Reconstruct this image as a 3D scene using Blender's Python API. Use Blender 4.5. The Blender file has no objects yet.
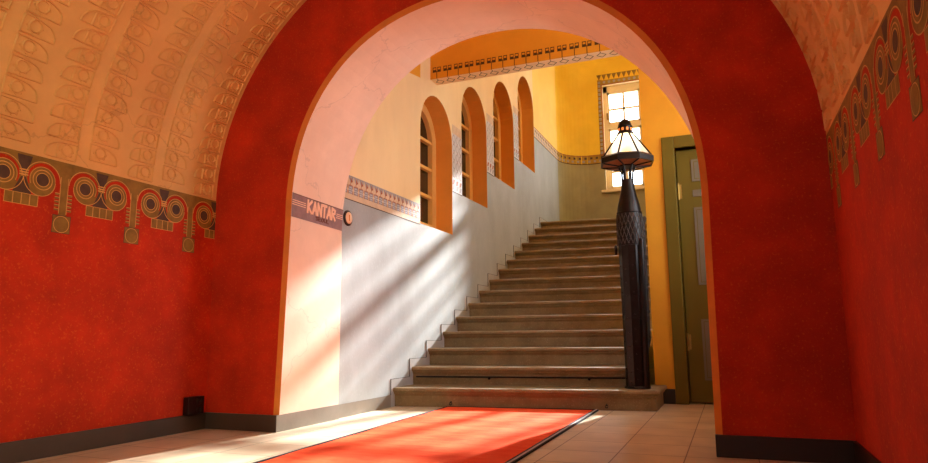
import bpy, math, random
from mathutils import Vector, Matrix
random.seed(7)
C = bpy.context.scene.collection
PI = math.pi

# ------------------------------------------------------------------ materials
def lin(c):
    return tuple(((v/255)/12.92 if v/255 <= .04045 else ((v/255+.055)/1.055)**2.4) for v in c)

def nodes_of(name):
    m = bpy.data.materials.new(name); m.use_nodes = True
    nt = m.node_tree; b = nt.nodes['Principled BSDF']
    return m, nt, b

def N(nt, t, **kw):
    n = nt.nodes.new(t)
    for k, v in kw.items(): setattr(n, k, v)
    return n

def plaster(name, col, rough=.7, var=.12, scale=3.0, bump=.15, bscale=60, speck=None, speck_amt=.5, dark=None, dark_amt=.0, spec=.3, cracks=0, stretch=None):
    """plaster or paint: base colour with soft mottling, optional small light speckles, worn patches and hairline cracks"""
    m, nt, b = nodes_of(name); L = nt.links.new
    tc = N(nt, 'ShaderNodeNewGeometry'); pos = tc.outputs['Position']
    if stretch:
        mp = N(nt, 'ShaderNodeMapping'); mp.inputs['Scale'].default_value = stretch; L(pos, mp.inputs['Vector']); pos = mp.outputs['Vector']
    n1 = N(nt, 'ShaderNodeTexNoise'); n1.inputs['Scale'].default_value = scale; n1.inputs['Detail'].default_value = 8; n1.inputs['Roughness'].default_value = .65
    L(pos, n1.inputs['Vector'])
    c0 = lin(col); lo = tuple(max(0, v*(1-var*1.6)) for v in c0); hi = tuple(min(1, v*(1+var*1.3)) for v in c0)
    r = N(nt, 'ShaderNodeValToRGB'); r.color_ramp.elements[0].position = .3; r.color_ramp.elements[1].position = .72
    r.color_ramp.elements[0].color = (*lo, 1); r.color_ramp.elements[1].color = (*hi, 1)
    L(n1.outputs['Fac'], r.inputs['Fac']); out = r.outputs['Color']
    def over(fac_socket, colour):
        nonlocal out
        mx = N(nt, 'ShaderNodeMix', data_type='RGBA'); L(fac_socket, mx.inputs[0]); L(out, mx.inputs[6]); mx.inputs[7].default_value = (*lin(colour), 1); out = mx.outputs[2]
    def thresh(sock, a, bb, amt):
        mr = N(nt, 'ShaderNodeMapRange'); mr.inputs[1].default_value = a; mr.inputs[2].default_value = bb; mr.inputs[3].default_value = 0; mr.inputs[4].default_value = amt
        L(sock, mr.inputs[0]); return mr.outputs[0]
    if dark:
        n2 = N(nt, 'ShaderNodeTexNoise'); n2.inputs['Scale'].default_value = scale*.6; n2.inputs['Detail'].default_value = 6; L(pos, n2.inputs['Vector'])
        over(thresh(n2.outputs['Fac'], .48, .7, dark_amt), dark)
    if speck:
        n3 = N(nt, 'ShaderNodeTexNoise'); n3.inputs['Scale'].default_value = 85; n3.inputs['Detail'].default_value = 3; L(pos, n3.inputs['Vector'])
        over(thresh(n3.outputs['Fac'], .58, .72, speck_amt), speck)
    if cracks:
        nd = N(nt, 'ShaderNodeTexNoise'); nd.inputs['Scale'].default_value = 5; nd.inputs['Detail'].default_value = 5; L(tc.outputs['Position'], nd.inputs['Vector'])
        ad = N(nt, 'ShaderNodeVectorMath', operation='MULTIPLY_ADD'); ad.inputs[1].default_value = (.35, .35, .35); L(nd.outputs['Color'], ad.inputs[0]); L(tc.outputs['Position'], ad.inputs[2])
        vo = N(nt, 'ShaderNodeTexVoronoi', feature='DISTANCE_TO_EDGE'); vo.inputs['Scale'].default_value = 1.5; L(ad.outputs[0], vo.inputs['Vector'])
        th = thresh(vo.outputs['Distance'], .009, .003, cracks)
        over(th, tuple(int(v*.55) for v in col))
    L(out, b.inputs['Base Color']); b.inputs['Roughness'].default_value = rough; b.inputs['Specular IOR Level'].default_value = spec
    nb = N(nt, 'ShaderNodeTexNoise'); nb.inputs['Scale'].default_value = bscale; nb.inputs['Detail'].default_value = 4; L(pos, nb.inputs['Vector'])
    bp = N(nt, 'ShaderNodeBump'); bp.inputs['Strength'].default_value = bump; bp.inputs['Distance'].default_value = .01
    L(nb.outputs['Fac'], bp.inputs['Height']); L(bp.outputs['Normal'], b.inputs['Normal'])
    return m

M = {}
M['red'] = plaster('red_plaster', (192, 47, 10), .78, .18, 4, .12, 40, (222, 112, 34), .45, (146, 28, 8), .45)
M['arch_red'] = M['red']
M['vault'] = plaster('vault_plaster', (230, 184, 112), .75, .1, 2.2, .15, 25, None, 0, (216, 156, 92), .5, cracks=.22)
M['pink'] = plaster('pink_plaster', (247, 216, 190), .6, .06, 2.5, .08, 30, None, 0, (240, 200, 170), .5, cracks=.18)
M['ochre'] = plaster('ochre_edge_paint', (214, 126, 40), .6, .1, 5, .1)
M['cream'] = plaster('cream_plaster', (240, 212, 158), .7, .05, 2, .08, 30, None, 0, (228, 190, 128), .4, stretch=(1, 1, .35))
M['yellow'] = plaster('yellow_plaster', (238, 200, 60), .7, .06, 2, .06, 30, None, 0, (226, 168, 24), .5)
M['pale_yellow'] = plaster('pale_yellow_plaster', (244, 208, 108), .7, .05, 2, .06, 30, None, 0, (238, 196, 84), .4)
M['orange'] = plaster('orange_plaster', (218, 150, 32), .6, .06, 2.5, .06, 30, None, 0, (204, 134, 24), .4)
M['jamb'] = plaster('orange_jamb_paint', (222, 152, 62), .6, .05, 3, .05)
M['grey'] = plaster('blue_grey_plaster', (166, 172, 171), .62, .08, 2.5, .1, 30, (196, 200, 202), .25, (136, 134, 128), .5, stretch=(1, 1, .6))
M['olive_wall'] = plaster('grey_green_plaster', (158, 150, 112), .65, .08, 3, .1, 30, None, 0, (134, 126, 92), .5)
M['skirt'] = plaster('dark_skirting', (74, 62, 50), .45, .1, 4, .05, spec=.5)
M['skirt_black'] = plaster('black_skirting', (38, 30, 26), .4, .1, 4, .05, spec=.5)
M['skirt_grey'] = plaster('grey_skirting', (136, 126, 112), .5, .1, 4, .08)
M['string'] = plaster('stepped_skirting', (172, 170, 166), .55, .08, 4, .08)
M['string_edge'] = plaster('stepped_skirting_edge', (84, 76, 68), .6, .1, 4, .05)
M['stone'] = plaster('brown_stone', (136, 116, 80), .6, .16, 7, .25, 110, (190, 172, 140), .3, (108, 88, 60), .5)
M['hall_ceiling'] = plaster('orange_ceiling', (228, 162, 44), .7, .05, 2, .05)
M['white_ceiling'] = plaster('pale_ceiling', (240, 226, 190), .7, .05, 2, .05)
M['olive_door'] = plaster('olive_paint', (102, 82, 20), .5, .05, 3, .03, spec=.15)
M['grey_panel'] = plaster('grey_door_panel', (112, 100, 80), .5, .05, 4, .03, spec=.15)
M['white_wood'] = plaster('cream_window_paint', (242, 222, 176), .45, .03, 4, .02, spec=.5)
M['ochre_wood'] = plaster('ochre_window_paint', (232, 182, 100), .45, .05, 4, .02, spec=.5)
M['olive_paint'] = plaster('olive_frieze_paint', (142, 110, 44), .65, .22, 12, .1)
M['brown_paint'] = plaster('brown_frieze_paint', (86, 64, 50), .65, .2, 12, .1)
M['gold_paint'] = plaster('gold_frieze_paint', (216, 166, 84), .55, .15, 14, .1)
M['tan'] = plaster('tan_band_paint', (216, 188, 152), .65, .1, 10, .1)
M['slate'] = plaster('slate_band_paint', (156, 152, 152), .65, .14, 14, .1)
M['rust'] = plaster('rust_band_paint', (164, 92, 58), .65, .12, 14, .1)
M['mauve'] = plaster('mauve_band_paint', (150, 120, 118), .65, .14, 14, .15)
M['letter'] = plaster('coral_letter_paint', (246, 200, 168), .6, .06, 10, .05)
M['letter_dark'] = plaster('brown_letter_paint', (120, 66, 50), .6, .1, 10, .05)
M['lilac'] = plaster('pale_lilac_paint', (206, 204, 204), .65, .06, 10, .08)
M['black_plastic'] = plaster('black_plastic', (22, 15, 13), .35, .05, 5, .02, spec=.5)
M['white_disc'] = plaster('peach_disc', (236, 196, 152), .35, .05, 8, .02, spec=.5)
M['dark_line'] = plaster('dark_line_paint', (70, 48, 40), .6, .1, 10, .05)
M['lintel_ink'] = plaster('lintel_ornament_paint', (78, 54, 20), .6, .1, 10, .05)
M['soffit'] = plaster('soffit_paint', (246, 210, 158), .65, .06, 6, .05)
M['olive_band'] = plaster('olive_gold_band', (170, 134, 48), .6, .12, 10, .05)

def metal(name, col, rough, metallic=.7):
    m, nt, b = nodes_of(name); L = nt.links.new
    tc = N(nt, 'ShaderNodeNewGeometry')
    n1 = N(nt, 'ShaderNodeTexNoise'); n1.inputs['Scale'].default_value = 14; n1.inputs['Detail'].default_value = 6; L(tc.outputs['Position'], n1.inputs['Vector'])
    r = N(nt, 'ShaderNodeValToRGB'); c = lin(col); r.color_ramp.elements[0].color = (*[v*.6 for v in c], 1); r.color_ramp.elements[1].color = (*[min(1, v*1.5) for v in c], 1)
    L(n1.outputs['Fac'], r.inputs['Fac']); L(r.outputs['Color'], b.inputs['Base Color'])
    b.inputs['Metallic'].default_value = metallic; b.inputs['Roughness'].default_value = rough
    bp = N(nt, 'ShaderNodeBump'); bp.inputs['Strength'].default_value = .12; bp.inputs['Distance'].default_value = .004; L(n1.outputs['Fac'], bp.inputs['Height']); L(bp.outputs['Normal'], b.inputs['Normal'])
    return m
M['iron'] = metal('dark_iron', (34, 28, 26), .32, .75)
M['rail_iron'] = metal('dull_rail_iron', (34, 28, 25), .65, .2)
M['iron_light'] = metal('worn_iron', (84, 74, 68), .4, .8)
M['brass'] = metal('dull_brass', (150, 120, 60), .4, .9)
M['copper'] = metal('copper_soffit', (170, 104, 60), .45, .6)

def floor_mat():
    m, nt, b = nodes_of('beige_floor_tiles'); L = nt.links.new
    tc = N(nt, 'ShaderNodeNewGeometry'); mp = N(nt, 'ShaderNodeMapping'); mp.inputs['Location'].default_value = (.2475+.33*20, .11+.33*20, 0); L(tc.outputs['Position'], mp.inputs['Vector'])
    br = N(nt, 'ShaderNodeTexBrick'); br.offset = 0; br.offset_frequency = 1
    for k, v in dict(Scale=1.0).items(): br.inputs[k].default_value = v
    br.inputs['Mortar Size'].default_value = .0035; br.inputs['Mortar Smooth'].default_value = .3; br.inputs['Bias'].default_value = 0
    br.inputs['Brick Width'].default_value = .33; br.inputs['Row Height'].default_value = .33
    br.inputs['Color1'].default_value = (*lin((214, 198, 168)), 1); br.inputs['Color2'].default_value = (*lin((206, 188, 156)), 1); br.inputs['Mortar'].default_value = (*lin((116, 92, 64)), 1)
    L(mp.outputs['Vector'], br.inputs['Vector'])
    n1 = N(nt, 'ShaderNodeTexNoise'); n1.inputs['Scale'].default_value = 4; n1.inputs['Detail'].default_value = 8; L(tc.outputs['Position'], n1.inputs['Vector'])
    mr = N(nt, 'ShaderNodeMapRange'); mr.inputs[1].default_value = .3; mr.inputs[2].default_value = .7; mr.inputs[3].default_value = .82; mr.inputs[4].default_value = 1.08; L(n1.outputs['Fac'], mr.inputs[0])
    mx = N(nt, 'ShaderNodeVectorMath', operation='SCALE'); L(br.outputs['Color'], mx.inputs[0]); L(mr.outputs[0], mx.inputs['Scale'])
    L(mx.outputs[0], b.inputs['Base Color']); b.inputs['Roughness'].default_value = .38; b.inputs['Specular IOR Level'].default_value = .4
    bp = N(nt, 'ShaderNodeBump'); bp.inputs['Strength'].default_value = .25; bp.inputs['Distance'].default_value = .003; bp.invert = True
    L(br.outputs['Fac'], bp.inputs['Height']); L(bp.outputs['Normal'], b.inputs['Normal'])
    return m
M['floor'] = floor_mat()

def carpet_mat():
    m, nt, b = nodes_of('red_carpet_pile'); L = nt.links.new
    tc = N(nt, 'ShaderNodeNewGeometry')
    n1 = N(nt, 'ShaderNodeTexNoise'); n1.inputs['Scale'].default_value = 3; n1.inputs['Detail'].default_value = 8; n1.inputs['Roughness'].default_value = .7
    mp = N(nt, 'ShaderNodeMapping'); mp.inputs['Scale'].default_value = (1, 3.2, 1); mp.inputs['Rotation'].default_value = (0, 0, .12); L(tc.outputs['Position'], mp.inputs['Vector']); L(mp.outputs['Vector'], n1.inputs['Vector'])
    r = N(nt, 'ShaderNodeValToRGB'); r.color_ramp.elements[0].position = .32; r.color_ramp.elements[1].position = .7
    r.color_ramp.elements[0].color = (*lin((228, 66, 30)), 1); r.color_ramp.elements[1].color = (*lin((245, 108, 62)), 1)
    L(n1.outputs['Fac'], r.inputs['Fac']); L(r.outputs['Color'], b.inputs['Base Color'])
    b.inputs['Roughness'].default_value = .9; b.inputs['Specular IOR Level'].default_value = .04
    n2 = N(nt, 'ShaderNodeTexNoise'); n2.inputs['Scale'].default_value = 260; L(tc.outputs['Position'], n2.inputs['Vector'])
    bp = N(nt, 'ShaderNodeBump'); bp.inputs['Strength'].default_value = .5; bp.inputs['Distance'].default_value = .004; L(n2.outputs['Fac'], bp.inputs['Height']); L(bp.outputs['Normal'], b.inputs['Normal'])
    return m
M['carpet'] = carpet_mat()
M['binding'] = plaster('black_carpet_binding', (30, 22, 24), .8, .1, 20, .2)
M['binding_white'] = plaster('grey_carpet_stripe', (176, 170, 166), .8, .1, 20, .2)

def glass_mat():
    m, nt, b = nodes_of('clear_window_glass'); nt.nodes.remove(b); L = nt.links.new
    tr = N(nt, 'ShaderNodeBsdfTransparent'); tr.inputs['Color'].default_value = (.97, .98, 1, 1)
    gl = N(nt, 'ShaderNodeBsdfGlossy'); gl.inputs['Roughness'].default_value = .02
    fr = N(nt, 'ShaderNodeFresnel'); fr.inputs['IOR'].default_value = 1.3
    mx = N(nt, 'ShaderNodeMixShader'); L(fr.outputs[0], mx.inputs[0]); L(tr.outputs[0], mx.inputs[1]); L(gl.outputs[0], mx.inputs[2])
    L(mx.outputs[0], nt.nodes['Material Output'].inputs['Surface']); return m
M['glass'] = glass_mat()
def dark_glass():
    m, nt, b = nodes_of('dark_window_glass')
    b.inputs['Base Color'].default_value = (*lin((44, 36, 24)), 1); b.inputs['Roughness'].default_value = .18; b.inputs['Specular IOR Level'].default_value = .4; return m
M['dark_glass'] = dark_glass()
def opal():
    m, nt, b = nodes_of('opal_shade_glass'); nt.nodes.remove(b); L = nt.links.new
    tc = N(nt, 'ShaderNodeNewGeometry'); n1 = N(nt, 'ShaderNodeTexNoise'); n1.inputs['Scale'].default_value = 18; L(tc.outputs['Position'], n1.inputs['Vector'])
    r = N(nt, 'ShaderNodeValToRGB'); r.color_ramp.elements[0].color = (.86, .82, .7, 1); r.color_ramp.elements[1].color = (.97, .96, .9, 1); L(n1.outputs['Fac'], r.inputs['Fac'])
    tl = N(nt, 'ShaderNodeBsdfTranslucent'); df = N(nt, 'ShaderNodeBsdfDiffuse'); tp = N(nt, 'ShaderNodeBsdfTransparent')
    L(r.outputs['Color'], tl.inputs['Color']); L(r.outputs['Color'], df.inputs['Color']); tp.inputs['Color'].default_value = (1, .97, .9, 1)
    a = N(nt, 'ShaderNodeMixShader'); a.inputs[0].default_value = .3; L(tl.outputs[0], a.inputs[1]); L(df.outputs[0], a.inputs[2])
    c = N(nt, 'ShaderNodeMixShader'); c.inputs[0].default_value = .35; L(a.outputs[0], c.inputs[1]); L(tp.outputs[0], c.inputs[2])
    L(c.outputs[0], nt.nodes['Material Output'].inputs['Surface']); return m
M['opal'] = opal()
def glow(name, col, s):
    m, nt, b = nodes_of(name); b.inputs['Base Color'].default_value = (*lin(col), 1); b.inputs['Emission Color'].default_value = (*lin(col), 1); b.inputs['Emission Strength'].default_value = s; return m
M['bulb'] = glow('lit_bulb', (255, 205, 120), 4)
M['amber'] = glow('amber_lit_glass', (230, 130, 60), .7)

# ------------------------------------------------------------------ mesh building
class MB:
    """collects faces with material slots, then links them as ONE mesh object"""
    def __init__(self): self.v = []; self.f = []; self.m = []; self.s = []; self.mats = []
    def mi(self, mat):
        if mat not in self.mats: self.mats.append(mat)
        return self.mats.index(mat)
    def face(self, pts, mat, smooth=False):
        k = len(self.v); self.v += [tuple(p) for p in pts]; self.f.append(tuple(range(k, k+len(pts)))); self.m.append(self.mi(mat)); self.s.append(smooth)
    def mesh(self, vs, fs, mat, smooth=False):
        k = len(self.v); self.v += [tuple(p) for p in vs]; i = self.mi(mat)
        for f in fs: self.f.append(tuple(k+a for a in f)); self.m.append(i); self.s.append(smooth)
    def box(self, lo, hi, mat):
        x0, y0, z0 = lo; x1, y1, z1 = hi
        vs = [(x0,y0,z0),(x1,y0,z0),(x1,y1,z0),(x0,y1,z0),(x0,y0,z1),(x1,y0,z1),(x1,y1,z1),(x0,y1,z1)]
        self.mesh(vs, [(0,3,2,1),(4,5,6,7),(0,1,5,4),(1,2,6,5),(2,3,7,6),(3,0,4,7)], mat)
    def prism(self, prof, fn, a, b, mat, side=None):
        """profile of (p,q) extruded: fn(p,q,t)->xyz for t=a and t=b"""
        n = len(prof); A = [fn(p, q, a) for p, q in prof]; B = [fn(p, q, b) for p, q in prof]
        self.mesh(A+B, [tuple(range(n-1, -1, -1)), tuple(range(n, 2*n))], mat)
        self.mesh(A+B, [(i, (i+1) % n, n+(i+1) % n, n+i) for i in range(n)], side or mat)
    def lathe(self, prof, c, mat, n=24, smooth=True, phase=0.0, cap=True):
        vs = []
        for r, z in prof:
            for k in range(n):
                a = phase+2*PI*k/n; vs.append((c[0]+r*math.cos(a), c[1]+r*math.sin(a), z))
        fs = []
        for i in range(len(prof)-1):
            for k in range(n):
                fs.append((i*n+k, i*n+(k+1) % n, (i+1)*n+(k+1) % n, (i+1)*n+k))
        self.mesh(vs, fs, mat, smooth)
        if cap:
            for ring in (list(range(n-1, -1, -1)), [(len(prof)-1)*n+k for k in range(n)]): self.face([vs[k] for k in ring], mat)
    def tube(self, pts, r, mat, n=6, smooth=True):
        pts = [Vector(p) for p in pts]; vs = []; 
        for i, p in enumerate(pts):
            d = (pts[min(i+1, len(pts)-1)]-pts[max(i-1, 0)]).normalized()
            up = Vector((0,0,1)) if abs(d.z) < .9 else Vector((1,0,0))
            s = d.cross(up).normalized(); t = s.cross(d)
            rr = r[i] if isinstance(r, (list, tuple)) else r
            for k in range(n):
                a = 2*PI*k/n; vs.append(p+s*rr*math.cos(a)+t*rr*math.sin(a))
        fs = [(i*n+k, i*n+(k+1) % n, (i+1)*n+(k+1) % n, (i+1)*n+k) for i in range(len(pts)-1) for k in range(n)]
        self.mesh(vs, fs, mat, smooth)
        for ring in (list(range(n-1, -1, -1)), [(len(pts)-1)*n+k for k in range(n)]): self.face([vs[k] for k in ring], mat)
    def ball(self, c, r, mat, n=8, m=6):
        self.lathe([(max(1e-4, r*math.sin(PI*i/m)), c[2]-r*math.cos(PI*i/m)) for i in range(m+1)], c, mat, n)
    def build(self, name, parent=None, origin=None, bevel=0):
        o0 = Vector(origin) if origin is not None else (parent.location.copy() if parent else Vector((0,0,0)))
        if parent and parent.parent: o0 = ROOT_LOC[parent.name]
        me = bpy.data.meshes.new(name); me.from_pydata([tuple(Vector(p)-o0) for p in self.v], [], self.f)
        for mt in self.mats: me.materials.append(mt)
        me.polygons.foreach_set('material_index', self.m); me.polygons.foreach_set('use_smooth', self.s); me.update()
        ob = bpy.data.objects.new(name, me); C.objects.link(ob)
        if parent: ob.parent = parent; ROOT_LOC[ob.name] = o0
        else: ob.location = o0; ROOT_LOC[ob.name] = o0
        if bevel:
            bv = ob.modifiers.new('edge', 'BEVEL'); bv.width = bevel; bv.segments = 2; bv.limit_method = 'ANGLE'
        return ob
ROOT_LOC = {}
def empty(name, loc):
    o = bpy.data.objects.new(name, None); C.objects.link(o); o.location = loc; o.empty_display_size = .1; ROOT_LOC[o.name] = Vector(loc); return o
def tag(o, label=None, cat=None, group=None, kind=None):
    if label: o['label'] = label
    if cat: o['category'] = cat
    if group: o['group'] = group
    if kind: o['kind'] = kind
    return o
def struct(o, label=None, cat=None, group=None): return tag(o, label, cat, group, 'structure')

# ------------------------------------------------------------------ dimensions (metres; x right, y into the building, z up)
XL, XR = -3.322, .5007                 # vestibule side walls
AY0, AY1 = 3.565, 4.265                # front and back of the thick arch wall
AL, AR = -2.7283, -.097                # arch jambs at the floor
BH = .106                              # skirting height
ZV = 1.553                             # springing of the vault / top of the red dado
SX = -2.745                            # left wall of the stair hall
DY = 6.05                              # door wall / wall opening
BY = 12.033                            # back wall of the stairwell
RI, TR, SY0, SLANT, NX = .16, .35715, 5.1468, .1172, -2.7136
LZ = 15*RI                             # landing height
RWX = 1.6                              # far right side of the stairwell
VBY = -2.6                             # wall behind the camera
def nose_y(i, x=NX): return SY0+(i-1)*TR+SLANT*(x-NX)

def sell(xc, a, zs, b, p, k, t, side_lo_l, side_lo_r):
    """skewed super-ellipse arch point, t in 0..PI from right springing to left"""
    c, s = math.cos(t), math.sin(t)
    X = math.copysign(abs(c)**(2/p), c)*a; Z = (abs(s)**(2/p))*b
    return (xc+X+k*Z, zs+Z)
def arch_curve(par, xl0, xr0, n=48):
    xc, a, zs, b, p, k = par
    pts = []
    for i in range(9): t = i/9; pts.append((xr0+(xc+a-xr0)*t, zs*t))
    for i in range(n+1): pts.append(sell(xc, a, zs, b, p, k, PI*i/n, 0, 0))
    for i in range(9): t = 1-(i+1)/9; pts.append((xl0+(xc-a-xl0)*t, zs*t))
    return pts
FO = arch_curve((-1.3921, 1.3314, 1.3665, 1.392, 2.2013, -.0205), -2.768, -.073)
BACK = arch_curve((-1.3769, 1.3461, 1.2662, 1.5223, 2.1128, -.0554), -2.7268, -.06)

def outward(curve, w):
    out = []
    n = len(curve)
    for i, (x, z) in enumerate(curve):
        a = curve[max(i-1, 0)]; c = curve[min(i+1, n-1)]
        tx, tz = c[0]-a[0], c[1]-a[1]; l = math.hypot(tx, tz); out.append((x+tz/l*w, z-tx/l*w))
    return out
CH = .034
FRONT = outward(FO, -CH)
# ------------------------------------------------------------------ floor
b = MB(); b.box((-4.2, VBY-.3, -.12), (2.0, BY+.3, 0), M['floor'])
struct(b.build('floor'), 'beige square tiled floor running from the entrance to the stairs', 'floor')

# ------------------------------------------------------------------ arch wall
b = MB(); nn = len(FRONT); xc0, zc0 = -1.41, 1.5
def outer(i):
    x, z = FRONT[i]
    if z <= 1.22: return ((XR+.5 if x > xc0 else XL-.5), z*1.4)
    a = math.atan2((z-1.22)/1.55, (x-xc0)/1.35); return (xc0+2.45*math.cos(a), 1.7+2.6*math.sin(a))
OUT = [outer(i) for i in range(nn)]
for i in range(nn-1):
    P = lambda c, j, y: (c[j][0], y, c[j][1])
    b.face([P(FO,i,AY0), P(OUT,i,AY0), P(OUT,i+1,AY0), P(FO,i+1,AY0)], M['arch_red'])
    b.face([P(FRONT,i,AY0+.016), P(FO,i,AY0), P(FO,i+1,AY0), P(FRONT,i+1,AY0+.016)], M['ochre'], True)
    b.face([P(BACK,i,AY1), P(FRONT,i,AY0+.016), P(FRONT,i+1,AY0+.016), P(BACK,i+1,AY1)], M['pink'], True)
    b.face([P(OUT,i,AY1), P(BACK,i,AY1), P(BACK,i+1,AY1), P(OUT,i+1,AY1)], M['cream'])
struct(b.build('wall_arch'), 'thick dark red wall pierced by the big round arch with pale pink inside', 'wall')

# baseboards of the arch piers
b = MB(); BX = FRONT[-1][0]+.004
b.prism([(XL+.012, AY0-.012), (BX, AY0-.012), (BX+.012, AY1), (BX-.06, AY1), (BX-.06, AY0+.05), (XL+.012, AY0+.05)], lambda p, q, t: (p, q, t), 0, BH, M['skirt_grey'])
b.m[2] = b.mi(M['skirt'])
struct(b.build('baseboard_pier_left', bevel=.003), 'grey brown skirting around the foot of the left arch pier', 'baseboard')
b = MB(); b.box((AR-.010, AY0-.012, 0), (XR-.012, AY1, BH), M['skirt_black'])
struct(b.build('baseboard_pier_right', bevel=.003), 'near black skirting along the foot of the right arch pier', 'baseboard')

# ------------------------------------------------------------------ vestibule walls
b = MB(); b.face([(XL,VBY,0),(XL,AY0,0),(XL,AY0,ZV),(XL,VBY,ZV)], M['red'])
b.face([(XL-.3,VBY,0),(XL-.3,VBY,ZV),(XL-.3,AY0,ZV),(XL-.3,AY0,0)], M['red']); b.face([(XL,VBY,ZV),(XL,AY0,ZV),(XL-.3,AY0,ZV),(XL-.3,VBY,ZV)], M['red'])
struct(b.build('wall_left'), 'bright red plaster wall on the left of the vestibule', 'wall')
b = MB(); b.face([(XR,AY0,0),(XR,VBY,0),(XR,VBY,ZV),(XR,AY0,ZV)], M['red'])
b.face([(XR+.3,AY0,0),(XR+.3,AY0,ZV),(XR+.3,VBY,ZV),(XR+.3,VBY,0)], M['red']); b.face([(XR,AY0,ZV),(XR,VBY,ZV),(XR+.3,VBY,ZV),(XR+.3,AY0,ZV)], M['red'])
struct(b.build('wall_right'), 'dark red plaster wall on the right of the vestibule', 'wall')
b = MB(); b.box((XL, VBY, 0), (XL+.014, AY0, BH), M['skirt']); struct(b.build('baseboard_left', bevel=.003), 'dark brown skirting along the left red wall', 'baseboard')
b = MB(); b.box((XR-.014, VBY, 0), (XR, AY0, BH), M['skirt_black']); struct(b.build('baseboard_right', bevel=.003), 'black skirting along the right red wall', 'baseboard')
# wall behind the camera with the glazed entrance
EX0, EX1, EZ = -2.3, -.5, 2.35
b = MB()
b.box((XL-.3, VBY-.25, 0), (EX0, VBY, 3.6), M['arch_red']); b.box((EX1, VBY-.25, 0), (XR+.3, VBY, 3.6), M['arch_red']); b.box((EX0, VBY-.25, EZ), (EX1, VBY, 3.6), M['arch_red'])
struct(b.build('wall_entrance'), 'red wall around the glazed entrance doors', 'wall')
dr = empty('door_2', ((EX0+EX1)/2, VBY-.12, 0)); struct(dr, 'glazed entrance doors of the vestibule', 'door')
b = MB()
for x0, x1 in ((EX0, EX0+.09), (-1.50, -1.35), (EX1-.09, EX1)): b.box((x0, VBY-.16, 0), (x1, VBY-.08, EZ), M['olive_door'])
for z0, z1 in ((0, 1.75), (1.75, 1.8), (EZ-.09, EZ)): b.box((EX0, VBY-.155, z0), (EX1, VBY-.085, z1), M['olive_door'])
b.build('door_frame', dr)
b = MB(); b.face([(EX0, VBY-.12, 0), (EX1, VBY-.12, 0), (EX1, VBY-.12, EZ), (EX0, VBY-.12, EZ)], M['glass']); b.build('pane', dr)

# ------------------------------------------------------------------ vault with its pressed plaster relief
VX, VA, VB, VZ0 = -1.4118, 1.913, 1.786, 1.535
def vpt(t): return Vector((VX+VA*math.cos(t), 0, VZ0+VB*math.sin(t)))
def vnorm(t): return Vector((-math.cos(t)/VA, 0, -math.sin(t)/VB)).normalized()
b = MB(); NS = 72; ys = [VBY, -1, 0, 1, 2, 3, AY0]
vs = []
for i in range(NS+1):
    p = vpt(PI*i/NS)
    for y in ys: vs.append((p.x, y, p.z))
m_ = len(ys)
b.mesh(vs, [(i*m_+j, (i+1)*m_+j, (i+1)*m_+j+1, i*m_+j+1) for i in range(NS) for j in range(m_-1)], M['vault'], True)
for i in range(NS):   # the body of the vault above
    p, q = vpt(PI*i/NS), vpt(PI*(i+1)/NS); f = 1.14
    g = lambda w, y: (VX+(w.x-VX)*f, y, w.z*1.12)
    b.face([g(p, VBY), g(p, AY0), g(q, AY0), g(q, VBY)], M['vault'])
vault = struct(b.build('ceiling'), 'ochre plaster barrel vault pressed with rows of small eye motifs', 'ceiling')
# arc length table
TAB = [(0.0, 0.0)]
for i in range(1, 1001):
    t = PI/2*i/1000; TAB.append((TAB[-1][0]+(vpt(t)-vpt(PI/2*(i-1)/1000)).length, t))
def t_of(s):
    lo, hi = 0, 1000
    while hi-lo > 1:
        md = (lo+hi)//2
        if TAB[md][0] < s: lo = md
        else: hi = md
    a, c = TAB[lo], TAB[hi]; return a[1]+(c[1]-a[1])*(s-a[0])/max(1e-9, c[0]-a[0])
def ridge(b, pts, left, hw=.0045, h=.010, closed=False):
    """raised line on the vault; pts are (y, arc length from the springing)"""
    n = len(pts)
    rows = []
    for i in range(n):
        a = pts[i-1] if (i > 0 or closed) else pts[i]; c = pts[(i+1) % n] if (i < n-1 or closed) else pts[i]
        d = (c[0]-a[0], c[1]-a[1]); l = math.hypot(*d) or 1; nx, ny = -d[1]/l, d[0]/l
        row = []
        for w, hh in ((-hw, -.001), (0, h), (hw, -.001)):
            y, s = pts[i][0]+nx*w, pts[i][1]+ny*w; t = t_of(max(0, s)); t = PI-t if left else t
            p = vpt(t)+vnorm(t)*hh; row.append((p.x, y, p.z))
        rows.append(row)
    v = [p for r in rows for p in r]; fs = []
    for i in range(n if closed else n-1):
        j = (i+1) % n
        for k in (0, 1): fs.append((i*3+k, j*3+k, j*3+k+1, i*3+k+1))
    b.mesh(v, fs, M['vault'], False)
def motif(b, y, s, kind, left, sc=1.0):
    rnd = lambda: random.uniform(-.0015, .0015)
    sg = 1 if kind == 'A' else -1
    def T(pts): return [(y+sg*u*sc+rnd(), s+w*sc+rnd()) for u, w in pts]
    arc = [(-.066+.14*max(0, math.sin(PI/2*i/8))**.72, -.036+.072*max(0, math.cos(PI/2*i/8))**.72) for i in range(9)]
    ridge(b, T([(-.066, .036), (-.066, -.036), (.074, -.036)]), left)
    ridge(b, T(arc), left)
    if kind == 'B': ridge(b, T([(.022, -.036), (.022, .022)]), left)
    cx = -.014 if kind == 'A' else -.022
    ridge(b, T([(cx+.025*math.cos(2*PI*i/12), .004+.024*math.sin(2*PI*i/12)) for i in range(12)]), left, closed=True)
    for k in range(5):
        a = PI*(1.08+.21*k); px, pw = cx+.030*math.cos(a), .006+.029*math.sin(a)
        ridge(b, T([(px-.006*math.sin(a), pw+.006*math.cos(a)), (px+.006*math.cos(a), pw+.006*math.sin(a)), (px+.006*math.sin(a), pw-.006*math.cos(a))]), left, .003, .004)
b = MB()
COLP = .262
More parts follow.
